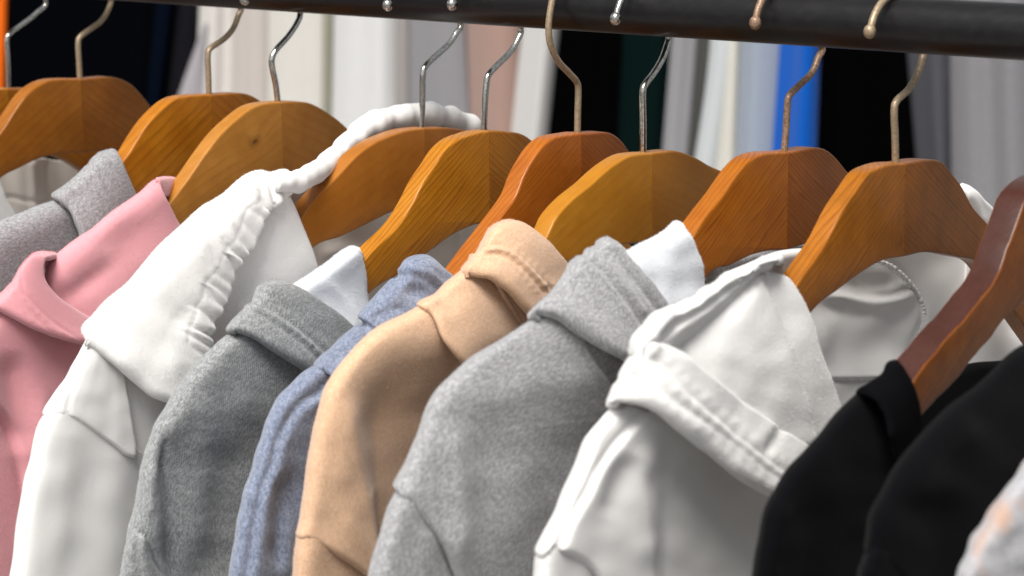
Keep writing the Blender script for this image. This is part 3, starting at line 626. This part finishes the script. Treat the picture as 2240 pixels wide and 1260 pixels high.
# blue
g, s = garment('dusty blue melange hoodie squeezed between the dark grey and the beige one', 'hoodie', 'h6', HOOD)
sheet('body', band([(705, 785), (683, 800), (660, 815), (638, 834), (618, 857), (596, 885), (586, 915), (573, 948), (560, 984), (549, 1021), (532, 1076), (522, 1120), (512, 1171), (505, 1222), (500, 1260), (480, 1500)], [(705, 785), (760, 830), (800, 880)], [(480, 1500), (760, 1500)], front=1.5, r=.75, lean=.25), s, M['blue'], g,
      [step([(712, 850), (700, 864), (659, 891), (635, 926), (614, 967), (601, 1018), (580, 1069), (568, 1120), (558, 1188), (546, 1260), (530, 1400)], .35, 6, 45, -1), fold([(618, 1020), (614, 1100), (602, 1260)], -.4, 20), fold([(636, 1100), (628, 1180), (618, 1280)], .14, 12), bump_at(640, 1080, 20, 60, -.3), swell(90, .08, 3)])
sheet('hood', band([(940, 561), (922, 560), (904, 564), (887, 575), (871, 604), (856, 618), (818, 653), (784, 690), (789, 704), (760, 724), (724, 758), (680, 797)], [(940, 561), (953, 568), (975, 588), (992, 602), (1040, 650), (1080, 700)], [(680, 797), (703, 806), (727, 817), (790, 870)], k=1.12, r=.8, front=1.8, n=22), s, M['blue'], g,
      [step([(864, 612), (876, 599), (904, 596), (931, 605), (960, 624), (990, 650)], .28, 5, 50, -1), stitch([(872, 588), (900, 582), (935, 590), (970, 612)], .08, 4), bump_at(915, 640, 34, 18, -.4, 20), fold([(795, 705), (850, 680), (900, 670)], -.12, 9), groove([(789, 706), (800, 722), (805, 745)], .2, 6), swell(70, .08, 3)], edge={'t': .35, 'b': .25})

# beige
g, s = garment('beige knit hoodie with a rolled double seamed hood edge, in the middle of the rail', 'hoodie', 'h7', HOOD)
sheet('sleeve', band([(660, 1150), (648, 1172), (645, 1192), (642, 1222), (640, 1260), (620, 1500)], [(660, 1150), (720, 1160), (800, 1220), (900, 1320)], [(620, 1500), (950, 1500)], ds=-.1, front=1.5, lean=.25), s, M['beige'], g, [swell(90, .06, 2)])
sheet('body', band([(925, 664), (909, 676), (876, 688), (825, 714), (791, 741), (764, 770), (744, 795), (728, 816), (713, 837), (703, 864), (692, 900), (684, 940), (676, 984), (669, 1035), (659, 1103), (652, 1144), (643, 1176)], [(925, 664), (980, 700), (1050, 780), (1130, 860)], [(643, 1176), (654, 1180), (668, 1178), (700, 1192), (727, 1206), (760, 1229), (784, 1243), (810, 1265), (870, 1320), (960, 1420)], front=1.9, end=1.2, lean=.25), s, M['beige'], g,
      [drop([(800, 740), (806, 800), (812, 850), (815, 900), (819, 949), (826, 1010), (836, 1069), (843, 1104), (860, 1300)], 1.6, 75, 16), fold([(760, 850), (756, 960), (740, 1100)], .15, 34), fold([(740, 1120), (790, 1180), (840, 1240)], .08, 22), swell(120, .08, 5)], edge={'b': .3})
sheet('neck', band([(1015, 586), (992, 603), (975, 615), (958, 635), (950, 643), (931, 651), (914, 659), (908, 671)], [(1015, 586), (1070, 600), (1140, 670), (1200, 740)], [(908, 671), (931, 679), (948, 693), (962, 719), (975, 741), (993, 765), (1013, 791), (1050, 840)], k=1.08, r=.75, front=1.9, end=1.7), s, M['beige'], g,
      [fold([(985, 640), (1030, 690), (1080, 780)], .1, 40), fold([(950, 660), (1000, 690)], -.08, 10), swell(90, .06, 5)], edge={'b': .25})
sheet('hood_fold', [[(1040, 592, 1.2), (1060, 604, 1.9), (1080, 626, 2.0), (1096, 656, 2.0), (1116, 688, 2.0), (1136, 715, 2.0), (1170, 770, 2.0)], [(1056, 590, 1.6), (1084, 604, 2.25), (1105, 632, 2.35), (1122, 660, 2.35), (1140, 690, 2.3), (1160, 715, 2.2), (1200, 770, 2)], [(1100, 580, 1.6), (1130, 604, 2.1), (1160, 640, 2.2), (1180, 690, 2.2), (1200, 730, 2.1), (1240, 790, 2)]],
      s, M['beige'], g, [groove([(1078, 600), (1104, 632), (1128, 672), (1150, 710)], .08, 4)], edge={'l': .3}, step_px=3.5)
sheet('hood', band([(1130, 479), (1112, 479), (1092, 484), (1073, 495), (1061, 513), (1049, 536), (1038, 556), (1020, 574), (1006, 589), (1000, 597)], [(1130, 479), (1150, 484), (1173, 497), (1197, 516), (1220, 539), (1247, 573), (1300, 640), (1350, 710)],
      [(1000, 597), (1014, 593), (1034, 593), (1064, 598), (1088, 608), (1115, 629), (1139, 653), (1158, 678), (1210, 740)], k=1.3, r=.66, front=2.6, end=2.4), s, M['beige'], g,
      [stitch([(1040, 556), (1057, 543), (1081, 537), (1102, 541), (1129, 557), (1160, 587), (1184, 611), (1208, 634)], .18, 4.5, 9, .03), stitch([(1030, 572), (1052, 560), (1081, 555), (1109, 562), (1136, 581), (1167, 611), (1191, 639)], .18, 4.5, 9, .03), fold([(1036, 565), (1060, 551), (1092, 547), (1120, 557), (1150, 583), (1190, 624)], .2, 8, False), fold([(1020, 585), (1060, 578), (1100, 590), (1150, 635)], .08, 12), swell(60, .04, 5)], edge={'t': .55, 'b': .45}, step_px=3.5)

# light grey
g, s = garment('light grey melange hoodie with white brushed lining, right of the beige one', 'hoodie', 'h8', HOOD)
sheet('sleeve', band([(880, 1045), (866, 1068), (849, 1103), (836, 1151), (822, 1192), (805, 1260), (750, 1500)], [(880, 1045), (940, 1100), (1000, 1180), (1060, 1300)], [(750, 1500), (1120, 1500)], ds=-.1, front=1.5, lean=.25), s, M['grey_light'], g, [swell(90, .06, 2), fold([(930, 1180), (910, 1300)], .15, 30, False)])
sheet('body', band([(1175, 694), (1150, 710), (1122, 728), (1081, 752), (1047, 772), (1013, 796), (989, 816), (970, 834), (956, 850), (945, 866), (931, 898), (914, 943), (894, 990), (877, 1028), (860, 1052), (856, 1067)], [(1175, 692), (1215, 678), (1270, 688), (1350, 735), (1450, 800)], [(856, 1067), (868, 1077), (887, 1094), (911, 1116), (938, 1147), (965, 1185), (986, 1216), (1003, 1253), (1030, 1330), (1110, 1460), (1300, 1500)], [(1450, 860), (1450, 1200), (1400, 1500)], front=2.0, end=1.5, lean=.25), s, M['grey_light'], g,
      [groove([(1272, 721), (1286, 758), (1306, 796), (1334, 830), (1350, 870)], .12, 4.5, .03), step([(1262, 715), (1286, 758), (1306, 796), (1334, 830), (1360, 880)], .25, 6, 60, 1), fold([(975, 900), (1000, 1000), (1012, 1100), (1016, 1260)], .35, 26), drop([(1010, 860), (1024, 960), (1030, 1060), (1032, 1160), (1034, 1300)], .6, 70, 36), fold([(1140, 900), (1150, 1060), (1140, 1260)], .15, 50), bump_at(1200, 820, 80, 50, .1), swell(130, .10, 5)], edge={'b': .3})
sheet('hood_lining', band([(1490, 477), (1474, 485), (1457, 499), (1423, 523), (1395, 536), (1370, 549), (1340, 575)], [(1490, 477), (1500, 482), (1514, 495), (1528, 516), (1539, 547), (1549, 581), (1553, 622), (1560, 700)], [(1340, 575), (1400, 660), (1450, 720), (1500, 780)], front=1.3, end=1.4, r=1.1), s, M['lining'], g, [swell(80, .1, 6)], edge={'t': .8})
sheet('hood', band([(1338, 518), (1322, 518), (1306, 525), (1289, 546), (1270, 555), (1246, 572), (1235, 595), (1218, 618), (1197, 646), (1165, 674), (1152, 690), (1149, 707)], [(1338, 518), (1350, 523), (1368, 537), (1388, 560), (1412, 591), (1440, 622), (1462, 653), (1500, 720), (1540, 790)],
      [(1149, 707), (1158, 697), (1172, 690), (1194, 687), (1218, 693), (1252, 713), (1286, 734), (1320, 754), (1354, 772), (1420, 810)], k=1.25, r=.72, front=2.3), s, M['grey_light'], g,
      [stitch([(1272, 556), (1286, 563), (1306, 581), (1334, 612), (1364, 649), (1388, 683), (1410, 715)], .16, 5, 9, .03), stitch([(1300, 534), (1325, 536), (1350, 562), (1375, 595), (1405, 634), (1440, 680)], .15, 6, 9, .03), fold([(1290, 553), (1330, 585), (1370, 630), (1405, 680)], .12, 9, False), fold([(1190, 670), (1240, 672), (1300, 710), (1360, 745)], .09, 16), swell(70, .05, 5)], edge={'t': .5, 'b': .5}, step_px=3.8)

sheet('hood_back', [[(1500, 560, -2.3), (1500, 760, -2.3)], [(1560, 572, -2.2), (1560, 800, -2.3)], [(1620, 562, -2.4), (1620, 800, -2.3)], [(1700, 542, -2.3), (1700, 800, -2.3)], [(1740, 530, -2.3), (1740, 800, -2.3)], [(1800, 540, -2.5), (1800, 800, -2.3)]], s, M['grey_light'], g, edge={'t': .3})

# white with the wide hem
g, s = garment('white hoodie with a wide puckered hood hem, beside the black sweatshirt', 'hoodie', 'h9', HOOD)
HB = [(1600, 600, -.2), (1634, 586, -.6), (1700, 556, -1.6), (1750, 547, -2.2), (1800, 545, -2.3), (1850, 515, -2.4), (1990, 440, -2.5), (2098, 412, -2.6), (2118, 404, -2.5), (2139, 413, -2.4), (2158, 433, -2.4), (2186, 462, -2.4), (2250, 560, -2.5), (2330, 700, -2.8)]
rails = []
for x, y, d in HB:
    xb = x + (1950 - x) * .12; rails.append([(x, y, d), (x * .9 + xb * .1, y + (900 - y) * .3, d - .35), (x * .7 + xb * .3, y + (900 - y) * .62, d + .7), (xb, 940, d + 1.1)])
SH = [(1790, 660), (1821, 656), (1855, 668), (1907, 673), (1960, 662), (2000, 645)]
sheet('hood_lining', rails, s, M['cream'] if False else M['white_b'], g, [fold([(1760, 640), (1821, 650), (1880, 664), (1950, 660), (2020, 630)], .55, 17), fold([(1800, 740), (1880, 750), (1980, 730)], -.12, 45), fold([(1850, 600), (1900, 625), (1980, 620)], -.3, 22), step([(1800, 828), (1860, 829), (1930, 828), (2010, 835)], .3, 3, 30, -1),
      groove([(1918, 570), (1950, 583), (1983, 612), (2004, 640), (2017, 670), (2017, 700), (2007, 726), (1997, 756), (1985, 800)], .2, 9), fold([(2105, 410), (2130, 440), (2150, 500)], .25, 14), groove([(2128, 470), (2145, 500), (2155, 540)], .2, 5), swell(110, .12, 7)], edge={'t': .4})
ps = cr([(1905, 566), (1918, 570), (1950, 583), (1983, 612), (2004, 640), (2017, 670), (2017, 700), (2007, 726), (1997, 756), (1985, 800)], 220)
pp = unp(ps[:, 0], ps[:, 1], s - np.interp(ps[:, 1], [566, 640, 700, 800], [2.3, 2.45, 2.15, 1.6]))
tube('overlock_seam', pp, .13, M['white'], g, n=10, relief=lambda i, a: min(.08, .03 + i * .0006) * math.sin(i * .78 + 1.2 * math.sin(i * .21)) + .02 * math.sin(i * 2.1 + a))
ps = cr([(1800, 829), (1860, 829), (1930, 828), (2010, 835)], 120); pp = unp(ps[:, 0], ps[:, 1], s - 1.5)
tube('overlock_seam', pp, .09, M['white'], g, n=8, relief=lambda i, a: .04 * math.sin(i * .95))
sheet('sleeve', band([(1182, 1190), (1170, 1216), (1168, 1240), (1166, 1260), (1145, 1500)], [(1182, 1190), (1250, 1190), (1310, 1240), (1400, 1340)], [(1145, 1500), (1480, 1500)], ds=-.12, lean=.25), s, M['white_b'], g, [fold([(1270, 1215), (1280, 1300)], .15, 20, False)])
sheet('body', band([(1345, 882), (1320, 909), (1300, 929), (1283, 949), (1272, 973), (1259, 1007), (1242, 1048), (1225, 1083), (1208, 1124), (1187, 1164), (1173, 1192), (1166, 1212)], [(1345, 882), (1450, 910), (1600, 1020), (1760, 1110)], [(1166, 1212), (1176, 1218), (1191, 1212), (1218, 1205), (1235, 1202), (1262, 1212), (1286, 1229), (1307, 1260), (1340, 1330), (1450, 1450), (1700, 1500)], [(1760, 1110), (1780, 1300), (1700, 1500)], front=1.9, end=1.3, lean=.25), s, M['white_b'], g,
      [step([(1440, 890), (1419, 903), (1388, 929), (1354, 967), (1327, 1001), (1303, 1042), (1286, 1079), (1262, 1120), (1242, 1158), (1228, 1196)], .28, 5, 60, -1), fold([(1385, 990), (1350, 1060), (1320, 1140)], -.2, 26), fold([(1400, 960), (1410, 1080), (1420, 1260)], .12, 34), drop([(1440, 900), (1444, 1000), (1450, 1100), (1455, 1200), (1460, 1350)], .9, 60, 26), swell(120, .08, 8)], edge={'b': .32})
sheet('hood_side', [[(1660, 590, .1), (1600, 625, .4), (1535, 672, .5), (1470, 720, .5), (1430, 790, .8), (1450, 900, 1.4)], [(1672, 584, .4), (1610, 650, 1.3), (1560, 730, 1.7), (1540, 820, 2.1), (1580, 940, 2.4)], [(1682, 581, .7), (1650, 650, 1.8), (1630, 740, 2.3), (1640, 840, 2.6), (1680, 960, 2.9)], [(1692, 581, .7), (1690, 650, 1.6), (1700, 740, 2.3), (1715, 840, 2.8), (1750, 970, 3.0)],
      [(1702, 586, .6), (1738, 630, 1.3), (1762, 700, 1.9), (1785, 790, 2.4), (1830, 980, 2.8)], [(1712, 596, .2), (1745, 634, .8), (1779, 690, 1.2), (1803, 769, 1.7), (1836, 850, 2.1), (1880, 980, 2.4)]], s, M['white'], g,
      [step([(1661, 598), (1685, 656), (1705, 707), (1722, 748), (1739, 803), (1760, 871), (1780, 940)], .3, 12, 70, 1), swell(90, .07, 3)], edge={'t': .8, 'r': .8, 'l': .3}, step_px=4)
UP_ = [(1715, 558), (1685, 560), (1657, 568), (1634, 586), (1612, 592), (1599, 594), (1576, 605), (1555, 622), (1531, 635), (1514, 652), (1497, 657), (1475, 668), (1457, 673), (1433, 683), (1409, 704), (1392, 724), (1380, 745), (1377, 775)]
sheet('hood_edge', band(UP_, [(1715, 558), (1700, 576), (1690, 588)], [(1377, 775), (1420, 790), (1480, 800)], [(1690, 590), (1652, 614), (1606, 668), (1545, 722), (1504, 754), (1490, 775), (1485, 800)], k=1.15, r=.42, front=1.3, end=.55, ds=.3, n=30, lean=.5), s, M['white'], g,
      [ruffle([(1690, 566), (1610, 600), (1548, 636), (1490, 672), (1425, 706), (1392, 760)], .12, 24, 48, 4, slant=-.2), fold([(1480, 685), (1440, 715), (1425, 760)], .22, 14), fold([(1500, 690), (1462, 725), (1450, 770)], -.25, 12), fold([(1450, 690), (1415, 720), (1400, 755)], -.15, 10)], edge={'r': .5, 't': .4}, step_px=3.5)
SA = [(1374, 775), (1390, 768), (1422, 782), (1457, 806), (1480, 830), (1514, 867), (1565, 912), (1616, 956), (1668, 997), (1719, 1031), (1760, 1055)]
SB = [(1348, 832), (1380, 822), (1420, 838), (1480, 881), (1548, 926), (1616, 977), (1685, 1031), (1730, 1060)]
sheet('hood_hem', band([(1392, 738), (1379, 762), (1371, 790), (1358, 810), (1349, 832), (1334, 864), (1326, 885), (1327, 899)], [(1392, 738), (1430, 733), (1480, 748), (1505, 766), (1531, 789), (1558, 810), (1582, 828), (1606, 847), (1627, 867), (1671, 902), (1719, 932), (1773, 966), (1850, 1010)],
      [(1327, 899), (1335, 892), (1347, 888), (1371, 886), (1399, 891), (1422, 898), (1450, 908), (1474, 925), (1500, 946), (1514, 956), (1565, 994), (1616, 1035), (1657, 1062), (1690, 1080), (1780, 1120)], k=1.3, r=.6, front=3.0, end=3.2, n=18), s, M['white'], g,
      [stitch(SA, .15, 7, 14, .03), stitch(SB, .13, 7, 15, .03), fold([((a[0] + b[0]) / 2, (a[1] + b[1]) / 2) for a, b in zip(cr(SA, 12), cr(SB, 12))], .12, 13), fold([(1648, 850), (1622, 885), (1600, 925)], -.05, 18), fold([(1730, 910), (1702, 952), (1668, 1002)], -.15, 13), fold([(1705, 905), (1680, 940), (1645, 985)], .07, 16),
       fold([(1440, 745), (1410, 790)], .2, 14), fold([(1345, 862), (1420, 868), (1490, 910), (1570, 965)], .14, 16), swell(90, .05, 8)], edge={'t': .55, 'b': .5}, step_px=3.5)

# black sweatshirt on the mahogany hanger
g, s = garment('black sweatshirt with ribbed collar on the dark reddish hanger at the right', 'sweatshirt', 'h10')
sheet('neck_back', [[(1960, 900, -1.6), (1960, 1100, -1.6)], [(2030, 850, -2.4), (2030, 1100, -2.2)], [(2118, 801, -2.6), (2110, 1100, -2.4)], [(2190, 791, -2.6), (2190, 1100, -2.4)], [(2270, 788, -2.6), (2270, 1100, -2.6)], [(2340, 800, -2.8), (2340, 1100, -2.8)]], s, M['black'], g, edge={'t': .35})
sheet('body', band([(1890, 842), (1869, 862), (1832, 900), (1795, 946), (1773, 970), (1736, 1007), (1712, 1042), (1690, 1078), (1674, 1112), (1664, 1154), (1654, 1205), (1644, 1260), (1610, 1500)], [(1890, 842), (1940, 880), (1990, 930), (2060, 1000)], [(1610, 1500), (2150, 1500)], front=1.8, lean=.25), s, M['black'], g,
      [fold([(1720, 1080), (1690, 1180), (1680, 1300)], .3, 25), fold([(1800, 1050), (1780, 1200), (1770, 1400)], -.3, 40), swell(120, .1, 5)])
sheet('collar', band([(1966, 786), (1952, 787), (1938, 795), (1928, 817), (1900, 836), (1878, 849), (1867, 861)], [(1966, 786), (1976, 794), (1995, 822), (2008, 854), (2017, 886), (2019, 914), (2024, 990)], [(1867, 861), (1880, 855), (1907, 861), (1927, 878), (1942, 900), (1952, 932), (1965, 1010)], k=1.12, r=.5, front=2.1), s, M['black_rib'], g, [], edge={'t': .35, 'b': .25})
g, s = garment('plain black sweatshirt in the lower right corner, in front of the ribbed collar one', 'sweatshirt', 'h10', s=HS['h10'] + 6.5)
sheet('sleeve', band([(1900, 1190), (1887, 1215), (1881, 1240), (1874, 1262), (1840, 1500)], [(1900, 1190), (1960, 1220), (2040, 1300)], [(1840, 1500), (2200, 1500)], ds=-.12, lean=.25), s, M['black'], g)
sheet('body', band([(2330, 730), (2270, 742), (2240, 752), (2223, 757), (2206, 774), (2182, 799), (2145, 831), (2090, 877), (2040, 924), (2012, 957), (1985, 984), (1958, 1018), (1937, 1052), (1917, 1093), (1900, 1130), (1891, 1171), (1885, 1212)], [(2330, 730), (2380, 800), (2450, 900)], [(1885, 1212), (1900, 1222), (1917, 1226), (1940, 1236), (2000, 1290), (2120, 1420), (2400, 1500)], front=1.8, lean=.25), s, M['black'], g,
      [fold([(2150, 900), (2050, 1000), (1980, 1120)], .3, 40), fold([(2100, 1060), (2060, 1200), (2040, 1350)], -.3, 50), swell(130, .1, 6)], edge={'b': .3})
g, s = garment('marled grey knitted sweater with rust patches, cut off by the lower right corner', 'sweater', 'h10', s=HS['h10'] + 12.5)
sheet('body', band([(2400, 880), (2330, 925), (2280, 968), (2240, 1011), (2214, 1048), (2183, 1093), (2149, 1137), (2122, 1188), (2105, 1222), (2094, 1260), (2050, 1500)], [(2400, 880), (2500, 1000)], [(2050, 1500), (2500, 1500)], front=1.8, lean=.25), s, M['pattern'], g, [swell(80, .12, 6)])

# ------------------------------------------------------------------ the rack behind, out of focus
BACK = 'garments on the rack behind'
def hang(label, cat, xt0, xt1, xb0, xb1, col, off=0., folds=3, seed=1, mel=None, yt=-260, yb=1100, depth=3.2, curve=None):
    if max(col) < .03: col = tuple(c * .45 for c in col)
    m = fabric('back_' + cat.replace(' ', '_'), col, fuzz=.3, sheen=.15 if max(col) > .1 else 0, spec=.03 if max(col) > .1 else 0, **(mel or {}))
    r = np.random.RandomState(seed); R = []
    n = 3 + folds
    prof = [0] + list(np.linspace(.02, .98, n)) + [1]
    for i, f in enumerate(prof):
        e = -depth if i in (0, len(prof) - 1) else (-.55 * depth if i in (1, len(prof) - 2) else r.uniform(-.5, .5) * 1.9)
        pts = []
        for q in (0, .3, .55, .8, 1):
            y = yt + (yb - yt) * q
            tt = (y - 0) / 400.; a = xt0 + (xb0 - xt0) * tt; b = xt1 + (xb1 - xt1) * tt
            if curve: a, b = curve(y, a, b)
            pts.append((a + (b - a) * (f + (r.uniform(-.02, .02) if 0 < f < 1 else 0)), y, e + off + r.uniform(-.15, .15)))
        R.append(pts)
    V = sheet(cat.replace(' ', '_'), R, -165.0, m, None, [], step_px=9, plane='b', thick=.2)
    tag(V, label, cat, BACK); return V
MEL = dict(mel=1, dark=(.17, .165, .175), light=(.34, .335, .35))
hang('orange garment at the very left of the blurred rack behind', 'shirt', -60, 14, -70, 2, (.75, .13, .005), 0, 1, 1)
hang('black blurred garment behind the two leftmost hooks', 'jacket', 8, 360, 2, 345, (.0035, .004, .006), -.5, 4, 2)
hang('narrow navy blurred garment left of the charcoal one', 'trousers', 340, 386, 305, 335, (.005, .009, .02), .6, 1, 3)
hang('charcoal blurred garment with light grey sleeve beside it', 'jacket', 376, 446, 330, 420, (.02, .019, .024), -1.5, 1, 4)
hang('light grey sweatshirt whose rounded sleeve shows between navy and cream garments', 'sweatshirt', 428, 448, 340, 440, (.33, .31, .33), 1.2, 1, 5, curve=lambda y, a, b: (446 - 100 * min(1, max(0, (y - 55) / 190.)) ** .55 if y > 55 else 446, b + 8), yt=50)
hang('cream blurred garment behind the third and fourth hooks', 'sweatshirt', 437, 520, 425, 515, (.60, .57, .54), 0, 1, 6)
hang('second cream garment with soft folds, left of the chrome hook', 'sweatshirt', 505, 590, 500, 590, (.47, .43, .40), .5, 2, 7)
hang('off-white blurred garment behind the knotty hanger', 'sweatshirt', 580, 715, 575, 712, (.58, .56, .52), .2, 2, 8)
hang('thin greenish beige strip of cloth between two white garments', 'trousers', 695, 735, 695, 728, (.27, .26, .20), -1.0, 1, 9)
hang('white blurred garment left of the grey one above the scrunched hood edge', 'shirt', 722, 872, 708, 870, (.60, .60, .595), .3, 2, 10)
hang('grey beige blurred strip beside the grey garment', 'shirt', 858, 905, 855, 905, (.28, .26, .25), -.6, 1, 11)
hang('grey melange blurred garment above the scrunched white hood edge', 'sweatshirt', 893, 1015, 888, 1035, (.22, .215, .23), .4, 1, 12, mel=MEL)
hang('tan blurred garment between the grey and the white ones', 'sweatshirt', 1016, 1140, 1025, 1130, (.33, .22, .185), -.3, 1, 13)
hang('narrow white garment blurred left of the brass hook crossing the rail', 'shirt', 1150, 1232, 1105, 1188, (.52, .51, .50), .5, 1, 14)
hang('black blurred garment left of the dark green one', 'jacket', 1222, 1376, 1182, 1356, (.0025, .0025, .0025), -.2, 2, 15)
hang('dark green blurred garment behind the honey coloured hanger hook', 'jacket', 1366, 1480, 1345, 1448, (.006, .018, .017), .3, 1, 16)
hang('light grey blurred garment right of the dark green one', 'sweatshirt', 1472, 1532, 1440, 1500, (.27, .265, .28), .2, 1, 17)
hang('dark grey wedge of cloth narrowing downwards beside the white garment', 'shirt', 1510, 1590, 1480, 1520, (.065, .065, .062), -1.2, 1, 18)
hang('white blurred garment with curved edge behind the chevron hanger', 'shirt', 1560, 1625, 1500, 1560, (.50, .53, .54), .5, 1, 19, curve=lambda y, a, b: (1576 if y < 90 else 1576 - 74 * min(1, (y - 90) / 230.) ** .7, b + 10))
hang('cream edge of a folded garment beside the pale blue one', 'shirt', 1575, 1628, 1548, 1612, (.60, .58, .52), .3, 1, 20)
hang('pale blue grey blurred garment left of the bright blue one', 'shirt', 1618, 1716, 1600, 1690, (.28, .32, .39), .4, 1, 21)
hang('bright blue blurred garment behind the rusty hook', 'shirt', 1712, 1800, 1672, 1785, (.002, .085, .42), .6, 1, 22)
hang('black blurred garment between bright blue and charcoal ones', 'jacket', 1786, 1990, 1776, 2020, (.0025, .0025, .0025), -.4, 3, 23)
hang('charcoal blurred garment behind the brass hook on the right', 'sweatshirt', 1972, 2085, 2008, 2085, (.075, .075, .085), .2, 1, 24)
hang('grey melange blurred garment at the right, left of the dark reddish hanger', 'sweatshirt', 2074, 2250, 2080, 2260, (.17, .17, .18), .6, 2, 25, mel=MEL)
hang('dark grey blurred garment at the right edge', 'sweatshirt', 2235, 2420, 2240, 2420, (.10, .10, .11), -.2, 2, 26)
